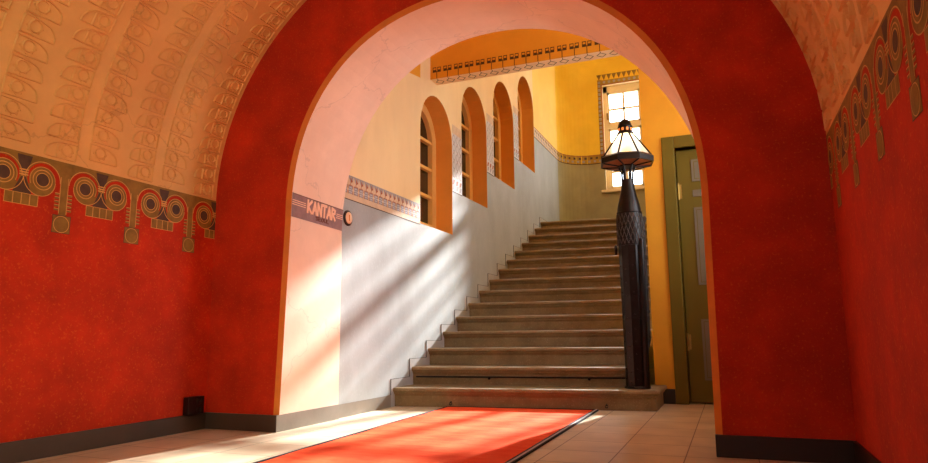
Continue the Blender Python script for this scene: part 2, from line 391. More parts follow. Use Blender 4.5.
for left in (True, False):
    for ci in range(0, 14):
        y = AY0-.125-ci*COLP
        if y < .9: break
        kind = 'B' if ci % 2 == 0 else 'A'
        for ri in range(30):
            s = .085+ri*.108+(.035 if kind == 'A' else 0)
            if s > 2.45: continue
            motif(b, y-(.012 if kind == 'A' else .0), s, kind, left, 1.28)
b.build('relief', vault)

# ------------------------------------------------------------------ painted friezes of the vestibule
def frieze(name, wall_fn, u0, u1, centre, label):
    b = MB()
    def poly(pts, off, mat):
        q = [(min(u1, max(u0, p[0])), p[1]) for p in pts]
        if max(p[0] for p in q)-min(p[0] for p in q) < 1e-5: return
        b.face([wall_fn(p[0], p[1], off) for p in q], mat)
    def rect(a, z0, c, z1, off, mat): poly([(a, z0), (c, z0), (c, z1), (a, z1)], off, mat)
    def ring(c, r0, r1, a0, a1, off, mat, mir=1, n=28, r0b=None, r1b=None):
        r0b = r0 if r0b is None else r0b; r1b = r1 if r1b is None else r1b
        for i in range(n):
            t0, t1 = i/n, (i+1)/n; A0, A1 = a0+(a1-a0)*t0, a0+(a1-a0)*t1
            q = [(c[0]+mir*r*math.cos(A), c[1]+r*math.sin(A)*1.0) for r, A in ((r0+(r0b-r0)*t0, A0), (r1+(r1b-r1)*t0, A0), (r1+(r1b-r1)*t1, A1), (r0+(r0b-r0)*t1, A1))]
            poly(q, off, mat)
    def disc(c, r, off, mat, n=24): poly([(c[0]+r*math.cos(2*PI*i/n), c[1]+r*math.sin(2*PI*i/n)) for i in range(n)], off, mat)
    P = .453; CZ = 1.432; D2 = PI/180
    rect(u0, CZ-.004, u1, ZV+.002, .001, M['olive_paint'])
    k0 = int((u0-centre)/P)-1; k1 = int((u1-centre)/P)+2
    for k in range(k0, k1):
        c = centre+k*P
        if c < u0-.3 or c > u1+.3: continue
        # pendant: stem, ticks, medallion
        rect(c-.022, 1.25, c+.022, CZ, .001, M['olive_paint'])
        for sx in (-1, 1):
            rect(c+sx*.022-.002, 1.27, c+sx*.022+.002, 1.47, .0022, M['gold_paint'])
            for q in range(5):
                z = 1.285+q*.021; a, d = sorted((c+sx*.022, c+sx*.05))
                rect(a, z, d, z+.009, .0018, M['olive_paint']); rect(a, z+.009, d, z+.012, .0019, M['gold_paint'])
        rect(c-.053, 1.165, c+.053, 1.262, .0012, M['brown_paint']); rect(c-.05, 1.168, c+.05, 1.259, .0014, M['olive_paint'])
        disc((c, 1.213), .046, .0020, M['gold_paint']); disc((c, 1.213), .0425, .0024, M['olive_paint'])
        for s in (-1, 1):
            q = (c+s*.124, CZ)          # scroll; mir=-s puts angle 0 on the pendant side
            ring(q, .05, .103, PI, 2*PI-.05, .0011, M['olive_paint'], -s, r1b=.070)
            ring(q, .101, .105, PI, 2*PI-.05, .0026, M['gold_paint'], -s, r0b=.068, r1b=.072)
            # red hoop, open towards the pendant
            ring(q, .070, .098, -.02, 205*D2, .0016, M['red'], -s, r0b=.074, r1b=.080)
            rect(*sorted((q[0]-s*.0700, q[0]-s*.102))[:1], 1.40, sorted((q[0]-s*.0700, q[0]-s*.102))[1], CZ, .0013, M['red'])
            ring(q, .096, .101, 0, 180*D2, .0026, M['gold_paint'], -s, r0b=.092, r1b=.096)
            ring(q, .067, .0705, 0, 205*D2, .0026, M['gold_paint'], -s)
            disc(q, .068, .0020, M['olive_paint'])
            ring(q, .050, .055, 0, 2*PI, .0030, M['gold_paint']); ring(q, .034, .038, 0, 2*PI, .0030, M['gold_paint']); disc(q, .034, .0027, M['brown_paint'])
        # between two scrolls: dark filling, ties and the toothed box
        m = c+P/2
        poly([(m-.05, 1.345), (m+.05, 1.345), (m+.012, 1.43), (m-.012, 1.43)], .0013, M['brown_paint'])
        poly([(m-.03, 1.50), (m-.002, 1.45), (m+.002, 1.45), (m+.03, 1.50), (m+.04, ZV-.01), (m-.04, ZV-.01)], .0013, M['brown_paint'])
        for q in range(3): rect(m-.024, 1.437+q*.013, m+.024, 1.444+q*.013, .0032, M['gold_paint'])
        rect(m-.088, 1.284, m+.088, 1.345, .0012, M['gold_paint'])
        for q in range(4): rect(m-.085+q*.0435, 1.287, m-.046+q*.0435, 1.342, .0016, M['olive_paint'])
    return struct(b.build(name), label, 'frieze')
frieze('trim_1', lambda u, z, o: (XL+o, u, z), .6, AY0, 2.424, 'painted scroll frieze along the top of the left red wall')
frieze('trim_2', lambda u, z, o: (XR-o, u, z), .6, AY0, 2.46, 'painted scroll frieze along the top of the right red wall')

# ------------------------------------------------------------------ stair hall: left wall with four niches
WIN = [(5.69, 6.50, 1.685, 3.11), (6.79, 7.635, 2.18, 3.61), (7.92, 8.80, 2.66, 4.10), (9.05, 9.905, 3.155, 4.60)]
RC = .55                                # rounded corner radius
CY = BY-RC
b = MB()
def wq(y0, z0, y1, z1, mat): b.face([(SX,y0,z0),(SX,y1,z0),(SX,y1,z1),(SX,y0,z1)], mat)
TOPZ = 6.4; BZ = 3.76
def arch_top(w, n=16):
    y0, y1, z0, zt = w; r = (y1-y0)/2; rz = r*1.06
    return [((y0+y1)/2-r*math.cos(PI*i/n), zt-rz+rz*math.sin(PI*i/n)) for i in range(n+1)]
prev = AY1; gz = [1.675, 2.17, 2.65, 3.145, BZ]
for i, w in enumerate(WIN):
    wq(prev, 0, w[0], gz[i], M['grey'])
    if prev < 5.95 and w[0] < 5.95:
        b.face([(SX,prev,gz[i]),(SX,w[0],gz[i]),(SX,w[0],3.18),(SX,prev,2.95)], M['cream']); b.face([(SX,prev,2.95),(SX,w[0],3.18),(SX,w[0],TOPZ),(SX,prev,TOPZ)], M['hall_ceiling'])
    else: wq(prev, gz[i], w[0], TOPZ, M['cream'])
    wq(w[0], 0, w[1], w[2], M['grey'])
    a = arch_top(w)
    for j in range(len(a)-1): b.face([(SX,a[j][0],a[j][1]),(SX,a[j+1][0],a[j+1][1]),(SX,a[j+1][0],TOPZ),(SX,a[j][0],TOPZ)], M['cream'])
    # jambs, sill and arched head of the niche (splayed a little)
    dx = .33
    ring = [(w[0], w[2])]+a+[(w[1], w[2])]
    for j in range(len(ring)):
        p, q = ring[j], ring[(j+1) % len(ring)]
        mat = M['jamb'] if j < len(ring)-1 else M['lilac']
        b.face([(SX,p[0],p[1]),(SX-dx,p[0],p[1]),(SX-dx,q[0],q[1]),(SX,q[0],q[1])], mat, 0 < j < len(ring)-2)
    prev = w[1]
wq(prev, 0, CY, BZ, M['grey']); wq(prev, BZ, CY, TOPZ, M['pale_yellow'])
struct(b.build('wall_stair_side'), 'stair hall side wall, blue grey below and cream above, with four arched niches', 'wall')
# niche windows
for i, w in enumerate(WIN):
    e = empty('window_%d' % (i+1), (SX-.24, (w[0]+w[1])/2, w[2]))
    struct(e, ['lowest arched window with dark panes up the stairs', 'second arched window from the bottom of the stairs', 'third arched window from the bottom of the stairs', 'highest arched window beside the top of the stairs'][i], 'window')
    r_out = [(w[0], w[2])]+arch_top(w)+[(w[1], w[2])]
    cy, fw = (w[0]+w[1])/2, .1
    r_in = [(w[0]+fw, w[2]+fw)]+arch_top((w[0]+fw, w[1]-fw, w[2], w[3]-fw))+[(w[1]-fw, w[2]+fw)]
    x0, x1 = SX-.27, SX-.195
    f = MB(); n = len(r_out)
    for j in range(n):
        k = (j+1) % n; p, q, s, t = r_out[j], r_out[k], r_in[k], r_in[j]
        f.face([(x1,p[0],p[1]),(x1,t[0],t[1]),(x1,s[0],s[1]),(x1,q[0],q[1])], M['ochre_wood'])
        f.face([(x0,t[0],t[1]),(x0,s[0],s[1]),(x1,s[0],s[1]),(x1,t[0],t[1])], M['ochre_wood'])
    f.build('frame', e)
    zb, zt = w[2]+fw, w[3]-fw-.16
    for q in range(1, 4):
        g = MB(); z = zb+(zt+.16-zb)*q/4; g.box((x0+.01, w[0]+fw-.01, z-.016), (x1-.008, w[1]-fw+.01, z+.016), M['ochre_wood']); g.build('glazing_bar', e)
    g = MB(); g.mesh([(x0+.02, p[0], p[1]) for p in r_in], [tuple(range(len(r_in)))], M['dark_glass'])
    g.mesh([(SX-.33, p[0], p[1]) for p in r_out], [tuple(range(len(r_out)))], M['dark_glass']); g.build('pane', e)

# dado frieze beside the reveal and the patterned panels between the niches
def side_panel(name, label, draw):
    b = MB()
    def rect(a, z0, c, z1, off, mat): b.face([(SX+off,a,z0),(SX+off,c,z0),(SX+off,c,z1),(SX+off,a,z1)], mat)
    def poly(pts, off, mat): b.face([(SX+off, y, z) for y, z in pts], mat)
    draw(rect, poly); return struct(b.build(name), label, 'frieze')
def dado(rect, poly):
    z0 = 1.69
    rect(AY1, 1.672, 5.685, 1.873, .001, M['tan']); rect(AY1, 1.672, 5.685, 1.679, .002, M['dark_line']); rect(AY1, 1.866, 5.685, 1.873, .002, M['slate'])
    p = .0815; y = AY1+.02; k = 0
    while y+p < 5.69:
        rect(y+.012, 1.725, y+p-.012, 1.79, .002, M['slate'])
        for q in range(3): rect(y+.012, 1.738+q*.018, y+p-.012, 1.742+q*.018, .0028, M['lilac'])
        for a, c in ((y+.006, y+.014), (y+p-.014, y+p-.006)): rect(a, 1.722, c, 1.748, .003, M['rust']); rect(a, 1.768, c, 1.793, .003, M['rust'])
        rect(y+.012, 1.789, y+p-.012, 1.796, .003, M['rust'])
        poly([(y+.004, 1.866), (y+p*.5, 1.815), (y+p*.5, 1.866)], .002, M['slate']); poly([(y+p*.5, 1.862), (y+p*.5, 1.812), (y+p*.92, 1.828)], .002, M['rust'])
        poly([(y+p*.5, 1.866), (y+p*.92, 1.83), (y+p, 1.866)], .002, M['slate'])
        rect(y+p*.5-.004, 1.79, y+p*.5+.004, 1.815, .002, M['rust'])
        y += p
side_panel('trim_3', 'patterned dado band on the grey wall just beyond the arch', dado)
for i in range(3):
    y0, y1 = WIN[i][1]+.003, WIN[i+1][0]-.003; z0, z1 = gz[i+1]-.005, WIN[i][3]-.17
    def pan(rect, poly):
        rect(y0, z0, y1, z1, .001, M['lilac']); rect(y0, z0, y1, z0+.012, .002, M['dark_line'])
        rect(y0, z1-.10, y1, z1, .002, M['tan'])
        w = (y1-y0)/3
        for c in range(3):
            a = y0+c*w
            for q in range(5):
                z = z0+.16+q*(z1-z0-.27)/5; hh = (z1-z0-.27)/5
                poly([(a+w*.5+w*.42*math.cos(2*PI*k/12), z+hh*.5+hh*.42*math.sin(2*PI*k/12)) for k in range(12)], .002, M['slate'])
                poly([(a+w*.5+w*.33*math.cos(2*PI*k/12), z+hh*.5+hh*.34*math.sin(2*PI*k/12)) for k in range(12)], .0028, M['lilac'])
                rect(a+w*.42, z+hh*.92, a+w*.58, z+hh*1.06, .003, M['rust'])
            for q in range(2):
                poly([(a+w*.1, z0+.03+q*.06), (a+w*.5, z0+.03+q*.06), (a+w*.85, z0+.085+q*.06), (a+w*.3, z0+.085+q*.06)], .003, M['rust' if q else 'slate'])
    side_panel('trim_%d' % (4+i), ['pale patterned panel between the first and second arched windows', 'pale patterned panel between the second and third arched windows', 'pale patterned panel between the third and fourth arched windows'][i], pan)

# ------------------------------------------------------------------ back wall of the stairwell, rounded corner, window opening
WX0, WX1, WZ0, WZ1 = -1.972, .62, 3.235, 5.28
b = MB()
def corner(z0, z1, mat, n=10, off=0):
    for i in range(n):
        a0, a1 = PI/2*i/n, PI/2*(i+1)/n; r = RC-off
        p = [(SX+RC-r*math.cos(a), CY+r*math.sin(a)) for a in (a0, a1)]
        b.face([(*p[0], z0), (*p[1], z0), (*p[1], z1), (*p[0], z1)], mat, True)
corner(0, BZ, M['olive_wall']); corner(BZ, TOPZ, M['yellow'])
def bq(x0, z0, x1, z1, mat): b.face([(x0,BY,z0),(x1,BY,z0),(x1,BY,z1),(x0,BY,z1)], mat)
bq(SX+RC, 0, WX0, BZ, M['olive_wall']); bq(SX+RC, BZ, WX0, TOPZ, M['yellow']); bq(WX0, 0, WX1, WZ0, M['olive_wall']); bq(WX0, WZ1, WX1, TOPZ, M['yellow'])
bq(WX1, 0, RWX, BZ, M['olive_wall']); bq(WX1, BZ, RWX, TOPZ, M['yellow'])
D = .20
for q in ([(WX0,BY,WZ0),(WX0,BY,WZ1),(WX0,BY+D,WZ1),(WX0,BY+D,WZ0)], [(WX1,BY,WZ0),(WX1,BY+D,WZ0),(WX1,BY+D,WZ1),(WX1,BY,WZ1)], [(WX0,BY,WZ1),(WX1,BY,WZ1),(WX1,BY+D,WZ1),(WX0,BY+D,WZ1)], [(WX0,BY,WZ0),(WX0,BY+D,WZ0),(WX1,BY+D,WZ0),(WX1,BY,WZ0)]):
    b.face(q, M['white_wood'])
struct(b.build('wall_back'), 'yellow and grey green end wall behind the top landing', 'wall')
# the big window
e = empty('window_5', (WX0, BY+.1, WZ0)); struct(e, 'bright cream framed window above the landing behind the lamp', 'window')
b = MB(); y0, y1 = BY+.10, BY+.18
b.box((WX0, y0, WZ0), (WX0+.07, y1, WZ1), M['white_wood']); b.box((WX1-.07, y0, WZ0), (WX1, y1, WZ1), M['white_wood']); b.box((WX0, y0, WZ1-.12), (WX1, y1, WZ1), M['white_wood']); b.box((WX0, y0, WZ0), (WX1, y1, WZ0+.05), M['white_wood'])
b.box((WX0, y0-.01, 4.44), (WX1, y1, 4.53), M['white_wood'])
mull = [-1.265, -.57, .125]
for x in mull: b.box((x-.03, y0-.005, WZ0), (x+.03, y1, WZ1), M['white_wood'])
b.build('frame', e)
edges = [WX0+.07]+[v for x in mull for v in (x-.03, x+.03)]+[WX1-.07]
for k in range(4):
    a, c = edges[2*k], edges[2*k+1]
    for z0, z1, bars in ((4.53, WZ1-.12, [4.82]), (WZ0+.05, 4.44, [3.6, 3.88, 4.16])):
        s = MB(); ya, yb = y0+.015, y1-.015
        for p in ((a, z0, a+.036, z1), (c-.036, z0, c, z1), (a, z0, c, z0+.04), (a, z1-.04, c, z1)): s.box((p[0], ya, p[1]), (p[2], yb, p[3]), M['white_wood'])
        s.box(((a+c)/2-.02, ya+.01, z0), ((a+c)/2+.02, yb-.01, z1), M['white_wood'])
        for z in bars: s.box((a, ya+.01, z-.019), (c, yb-.01, z+.019), M['white_wood'])
        so = s.build('sash', e)
        g = MB(); g.face([(a, BY+.14, z0), (c, BY+.14, z0), (c, BY+.14, z1), (a, BY+.14, z1)], M['glass']); g.build('pane', so)
b = MB(); b.box((WX0-.08, BY-.07, WZ0-.045), (WX1+.08, BY+.12, WZ0), M['white_wood']); b.build('window_sill', e, bevel=.006)
b = MB(); b.box((WX0+.055, y0-.035, 4.62), (WX0+.085, y0, 4.74), M['brass']); b.build('latch', e)
# painted border round the window and the dado band of the landing
b = MB()
def br(x0, z0, x1, z1, off, mat): b.face([(x0,BY-off,z0),(x1,BY-off,z0),(x1,BY-off,z1),(x0,BY-off,z1)], mat)
br(WX0-.085, BZ, WX0, WZ1+.115, .001, M['olive_band']); br(WX0-.085, WZ1+.015, WX1, WZ1+.10, .0012, M['olive_band'])
br(WX0-.018, BZ, WX0, WZ1+.012, .002, M['rust']); br(WX0-.018, WZ1, WX1, WZ1+.018, .002, M['rust'])
z = BZ+.2
while z < WZ1+.05:
    b.face([(WX0-.052+.026*math.cos(2*PI*k/8), BY-.003, z+.03*math.sin(2*PI*k/8)) for k in range(8)], M['slate']); br(WX0-.082, z+.036, WX0-.026, z+.044, .003, M['brown_paint']); z += .082
x = WX0-.05
while x < WX1:
    b.face([(x+.026*math.cos(2*PI*k/8), BY-.003, WZ1+.058+.026*math.sin(2*PI*k/8)) for k in range(8)], M['slate'])
    b.face([(x-.046, BY-.002, WZ1+.215), (x, BY-.002, WZ1+.10), (x+.046, BY-.002, WZ1+.215)], M['olive_paint'])
    x += .094
struct(b.build('trim_7'), 'painted border of dots and pointed teeth around the landing window', 'frieze')
b = MB()
pts = []
yy = 9.91
while yy < CY: pts.append((SX, yy, 1, 0)); yy += .105
for i in range(9): a = PI/2*i/8; pts.append((SX+RC-RC*math.cos(a), CY+RC*math.sin(a), math.cos(a), -math.sin(a)))
xx = SX+RC+.1
while xx < WX0-.02: pts.append((xx, BY, 0, -1)); xx += .1
pts.append((WX0, BY, 0, -1))
def bp(i, z, o): x, y, nx, ny = pts[i]; return (x+nx*o, y+ny*o, z)
for i in range(len(pts)-1):
    q = lambda z0, z1, o, mat, f0=0, f1=1: b.face([Vector(bp(i,z0,o)).lerp(Vector(bp(i+1,z0,o)), f0), Vector(bp(i,z0,o)).lerp(Vector(bp(i+1,z0,o)), f1), Vector(bp(i,z1,o)).lerp(Vector(bp(i+1,z1,o)), f1), Vector(bp(i,z1,o)).lerp(Vector(bp(i+1,z1,o)), f0)], mat)
    base = M['tan'] if pts[i][1] < CY else M['olive_band']
    q(BZ-.005, BZ+.175, .001, base); q(BZ-.005, BZ+.01, .003, M['dark_line']); q(BZ+.16, BZ+.172, .003, M['rust'])
    q(BZ+.035, BZ+.075, .003, M['slate'], .12, .55); q(BZ+.095, BZ+.135, .003, M['brown_paint'], .5, .92)
struct(b.build('trim_8'), 'olive gold dado band bending round the corner above the landing', 'frieze')

# ------------------------------------------------------------------ lintel across the opening, door wall, other shell
LY0, LY1, LZ0, HC = 5.93, 6.10, 3.25, 4.3
b = MB(); b.box((SX, LY0, LZ0), (RWX, LY1, TOPZ), M['orange'])
b.face([(SX, LY0+.002, LZ0-.0015), (SX, LY1, LZ0-.0015), (RWX, LY1, LZ0-.0015), (RWX, LY0+.002, LZ0-.0015)], M['soffit'])
struct(b.build('wall_lintel'), 'orange beam spanning the foot of the stairs with a painted edge', 'wall')
b = MB()
def lf(pts, mat, o=.002): b.face([(x, LY0-o, z) for x, z in pts], mat)
def lr(x0, z0, x1, z1, mat, o=.002): lf([(x0,z0),(x1,z0),(x1,z1),(x0,z1)], mat, o)
def sf(x0, y0, x1, y1, mat): b.face([(x0,y0,LZ0-.004),(x0,y1,LZ0-.004),(x1,y1,LZ0-.004),(x1,y0,LZ0-.004)], mat)
x = SX+.075
while x < XR-.1:
    for s in (-1, 1):
        a, c = sorted((x+s*.006, x+s*.046)); ink = M['lintel_ink']
        lr(a, 3.318, c, 3.346, ink); lr(a, 3.366, c, 3.375, ink)
        e0, e1 = sorted((x+s*.039, x+s*.046)); lr(e0, 3.345, e1, 3.368, ink); e0, e1 = sorted((x+s*.006, x+s*.012)); lr(e0, 3.345, e1, 3.368, ink)
    lr(x-.004, 3.25, x+.004, 3.335, M['lintel_ink'])
    ym = (LY0+LY1)/2
    for (ax, ay, bx, by) in ((-.045, 0, 0, .05), (0, .05, .045, 0), (.045, 0, 0, -.05), (0, -.05, -.045, 0)):
        b.face([(x+ax, ym+ay-.006, LZ0-.004), (x+ax, ym+ay+.006, LZ0-.004), (x+bx, ym+by+.006, LZ0-.004), (x+bx, ym+by-.006, LZ0-.004)], M['lintel_ink'])
    sf(x-.003, LY0, x+.003, ym-.05, M['lintel_ink']); x += .121
struct(b.build('trim_9'), 'row of small dark T-shaped ornaments and diamonds painted along the orange beam', 'frieze')
# door wall (right of the stairs) with the door opening
OX = -.645; DX0, DX1, DZ1 = -.373, .42, 2.258
b = MB(); T2 = .24
b.box((OX, DY, 0), (DX0, DY+T2, LZ0-.002), M['orange']); b.box((DX1, DY, 0), (RWX, DY+T2, LZ0-.002), M['orange']); b.box((DX0, DY, DZ1), (DX1, DY+T2, LZ0-.002), M['orange'])
struct(b.build('wall_door'), 'orange wall beside the stairs holding the olive door', 'wall')
b = MB(); b.box((OX+.002, DY-.014, 0), (-.48, DY, .125), M['skirt_black']); struct(b.build('baseboard_door'), 'short black skirting between the bottom step and the olive door', 'baseboard')
d = empty('door_1', (DX0, DY, 0)); struct(d, 'olive green panelled door with wide frame right of the stairs', 'door')
b = MB(); b.box((-.477, DY-.022, 0), (DX0+.004, DY+.10, DZ1+.108), M['olive_door']); b.box((DX1-.004, DY-.022, 0), (DX1+.1, DY+.1, DZ1+.108), M['olive_door']); b.box((DX0+.004, DY-.022, DZ1), (DX1-.004, DY+.10, DZ1+.108), M['olive_door'])
b.build('door_frame', d, bevel=.006)
b = MB(); b.box((DX0+.012, DY+.06, .012), (DX1-.012, DY+.105, DZ1-.012), M['olive_door']); leaf = b.build('door_leaf', d, bevel=.004)
b = MB(); b.face([(DX0, DY+.2, 0), (DX1, DY+.2, 0), (DX1, DY+.2, DZ1), (DX0, DY+.2, DZ1)], M['skirt_black']); b.build('backing', d)
PX0, PX1 = -.235, .28
for z0, z1 in ((1.95, 2.15), (1.81, 1.87), (1.02, 1.71), (.2, .72)):
    b = MB(); yf = DY+.06
    b.box((PX0, yf-.008, z0), (PX1, yf+.002, z1), M['grey_panel'])
    if z1-z0 > .1:
        b.box((PX0+.02, yf-.0085, z0+.02), (PX1-.02, yf-.0075, z1-.02), M['olive_door'])
        b.face([(PX0+.025, yf-.0088, z0+.025), (PX1-.025, yf-.0088, z0+.025), (PX1-.025, yf-.0088, z1-.025), (PX0+.025, yf-.0088, z1-.025)], M['grey_panel'])
    b.build('panel', leaf)
for z in (1.79, .45):
    b = MB(); b.tube([(DX0+.016, DY+.05, z), (DX0+.016, DY+.05, z+.15)], .011, M['brass'], 8); b.box((DX0+.016, DY+.052, z+.01), (DX0+.045, DY+.061, z+.14), M['brass']); b.build('hinge', leaf)
b = MB(); b.ball((.35, DY+.02, 1.02), .028, M['brass'], 12, 8); b.tube([(.35, DY+.02, 1.02), (.35, DY+.06, 1.02)], .01, M['brass']); b.build('knob', leaf)
# right side of the small hall, ceilings, stairwell right wall
b = MB()
HX, HY0, HY1, HZ_0, HZ_1 = XR+.25, 4.45, 5.85, 1.3, 2.95
for q in ((AY1, 0, HY0, HC), (HY1, 0, DY, HC), (HY0, 0, HY1, HZ_0), (HY0, HZ_1, HY1, HC)): b.box((HX, q[0], q[1]), (HX+.2, q[2], q[3]), M['orange'])
b.face([(RWX,BY,0),(RWX,DY+.1,0),(RWX,DY+.1,TOPZ),(RWX,BY,TOPZ)], M['yellow'])
struct(b.build('wall_hall_right'), 'right side walls of the stair hall and stairwell', 'wall')
e = empty('window_6', (HX+.1, HY0, HZ_0)); struct(e, 'unseen side window added to light the foot of the stairs from the right', 'window')  # unseen opening added to bring sky fill into the lower hall
b = MB()
for q in ((HY0, HZ_0, HY0+.06, HZ_1), (HY1-.06, HZ_0, HY1, HZ_1), (HY0, HZ_0, HY1, HZ_0+.06), (HY0, HZ_1-.06, HY1, HZ_1), ((HY0+HY1)/2-.03, HZ_0, (HY0+HY1)/2+.03, HZ_1)): b.box((HX+.09, q[0], q[1]), (HX+.15, q[2], q[3]), M['white_wood'])
b.build('frame', e)
b = MB(); b.face([(HX+.12, HY0, HZ_0), (HX+.12, HY1, HZ_0), (HX+.12, HY1, HZ_1), (HX+.12, HY0, HZ_1)], M['glass']); b.build('pane', e)
b = MB(); b.box((SX-.4, AY0+.02, HC), (RWX, LY0, HC+.1), M['hall_ceiling']); struct(b.build('ceiling_hall'), 'orange ceiling over the foot of the stairs', 'ceiling')
b = MB(); b.box((SX-.4, LY0, TOPZ), (RWX+.1, BY+.2, TOPZ+.1), M['white_ceiling']); struct(b.build('ceiling_stairwell'), 'pale ceiling high above the stairs', 'ceiling')
# top landing
b = MB(); yl = nose_y(15)+.03
b.mesh([(-2.727, yl, LZ-.14), (RWX-.02, yl+.5, LZ-.14), (RWX-.02, BY-.003, LZ-.14), (-2.727, BY-RC-.03, LZ-.14), (-2.727, yl, LZ-.004), (RWX-.02, yl+.5, LZ-.004), (RWX-.02, BY-.003, LZ-.004), (-2.727, BY-RC-.03, LZ-.004), (SX+RC, BY-.003, LZ-.14), (SX+RC, BY-.003, LZ-.004)],
       [(4,5,6,9,7), (0,3,8,2,1), (0,1,5,4), (1,2,6,5)], M['stone'])
struct(b.build('floor_landing'), 'stone landing at the top of the stairs', 'floor')

# stepped skirting on the left wall
b = MB()
prof = [(AY1+.01, 0), (AY1+.01, .1), (nose_y(1)-.04, .1)]
for i in range(1, 16):
    prof += [(nose_y(i)-.04, i*RI+.075)]
    prof += [(nose_y(i+1)-.04 if i < 15 else CY-.05, i*RI+.075)]
prof += [(CY-.05, LZ-.1)]
low = [(nose_y(i)+.2, (i-1)*RI-.06) for i in range(15, 1, -1)]
# build as a strip of quads so the face stays clean
fx0, fx1 = SX, SX+.004
segs = [(AY1+.006, nose_y(1)-.04, 0, .1)]+[(nose_y(i)-.04, (nose_y(i+1)-.04 if i < 15 else CY), max(0, (i-1)*RI-.3), i*RI+.075) for i in range(1, 16)]
for k, (ya, yb, za, zb) in enumerate(segs):
    mf = M['skirt_grey'] if k == 0 else M['string']
    b.face([(fx1,ya,za),(fx1,yb,za),(fx1,yb,zb),(fx1,ya,zb)], mf)
    b.face([(fx0,ya,zb),(fx1,ya,zb),(fx1,yb,zb),(fx0,yb,zb)], M['string_edge'])
    zp = segs[k-1][3] if k else 0
    b.face([(fx0,ya,zp),(fx1,ya,zp),(fx1,ya,zb),(fx0,ya,zb)], M['string_edge'])
    if k:   # dark outline of the notch
        o = fx1+.0006
        b.face([(o,ya,zp),(o,ya+.006,zp),(o,ya+.006,zb),(o,ya,zb)], M['string_edge']); b.face([(o,ya,zb-.004),(o,yb,zb-.004),(o,yb,zb),(o,ya,zb)], M['string_edge'])
struct(b.build('trim_10'), 'grey notched skirting climbing the wall beside the steps', 'skirting')
# solid wall carrying the right ends of the steps
b = MB(); pr = [(DY+.245, 0), (10.3, 0), (10.3, LZ-.16)]+[(nose_y(2)+.4+.25, RI)]
pr = [(6.30, 0), (10.35, 0), (10.35, 2.2), (6.30, .42)]
b.prism(pr, lambda p, q, t: (t, p, q), -.655, -.56, M['yellow']); struct(b.build('wall_string'), 'low wall carrying the right ends of the steps', 'wall')

# ------------------------------------------------------------------ staircase
st = empty('stone_staircase', (NX, SY0, 0)); tag(st, 'straight flight of fifteen worn brown stone steps rising to the landing', 'staircase')
PROF = [(TR+.02, 0), (.012, 0), (.003, -.004), (0, -.012), (0, -.026), (.006, -.034), (.016, -.040), (.018, -.050), (.030, -.060), (.034, -.070), (.034, -RI+.001), (TR+.02, -RI+.001)]
def step(i):
    b = MB(); x1 = -.685 if i > 3 else -.75
    x0 = SX+.0055
    fn = lambda p, q, t: (t, nose_y(i, t)+p, i*RI+q)
    if i == 1:
        x1 = -.545
        PR = [((.60 if p > .2 else p), q) for p, q in PROF]
        n = len(PR); A = [fn(p, q, x0) for p, q in PR]
        B = [(x1-(p if p < .2 else 0), nose_y(1, x1)+p, RI+q) for p, q in PR]   # mitred return at the free end
        D_ = [(x1-(p if p < .2 else .0), (DY-.03), RI+q) for p, q in PR]
        top = [(x0, nose_y(1, x0)+.4, RI), (x0, nose_y(1, x0)+.012, RI), (x1-.012, nose_y(1, x1)+.012, RI), (x1-.012, DY-.03, RI), (-1.2, DY-.03, RI)]
        b.face([top[k] for k in (1, 2, 3, 4, 0)], M['stone'])
        for k in range(1, n-2):
            b.face([A[k], A[k+1], B[k+1], B[k]], M['stone'], k < 10); b.face([B[k], B[k+1], D_[k+1], D_[k]], M['stone'], k < 10)
        b.face(A, M['stone'])
    else:
        P2 = PROF if i < 15 else [(min(p, .2), q) for p, q in PROF]
        b.prism(P2, fn, x0, x1 if i < 15 else RWX-.03, M['stone'])
    return b.build('step', st)
for i in range(1, 16): step(i)

# carpet rod on the second riser and the two eyelets on the first
rod = empty('stair_rod', (-1.6, nose_y(2)+.03, RI*2-.085)); tag(rod, 'thin black rod fixed along the riser of the second step', 'stair rod')
def rp(x, dz=0, dy=.012): return (x, nose_y(2, x)+dy, RI*2-.088+dz)
b = MB(); b.tube([rp(-2.70), rp(-.85)], .0075, M['iron'], 8); b.build('rod', rod)
for x in (-2.02, -1.15):
    b = MB(); b.tube([rp(x, .0), rp(x, -.012), rp(x, -.022)], [.012, .014, .008], M['iron'], 8); b.tube([rp(x, 0), rp(x, 0, .030)], .006, M['iron'], 6); b.build('clip', rod)
for x, lb in ((-2.235, 'small black carpet ring low on the first riser by the carpet\'s left corner'), (-.955, 'small black carpet ring low on the first riser right of the carpet')):
    b = MB(); c = Vector((x, nose_y(1, x)+.028, .032))
    b.tube([c+Vector((.011*math.cos(2*PI*k/10), -.004, .011*math.sin(2*PI*k/10))) for k in range(11)], .004, M['iron'], 6); b.tube([c+Vector((0, -.004, .010)), c+Vector((0, .006, .016))], .006, M['iron'], 6)
    tag(b.build('carpet_ring', origin=c), lb, 'ring', 'rings holding the stair carpet')

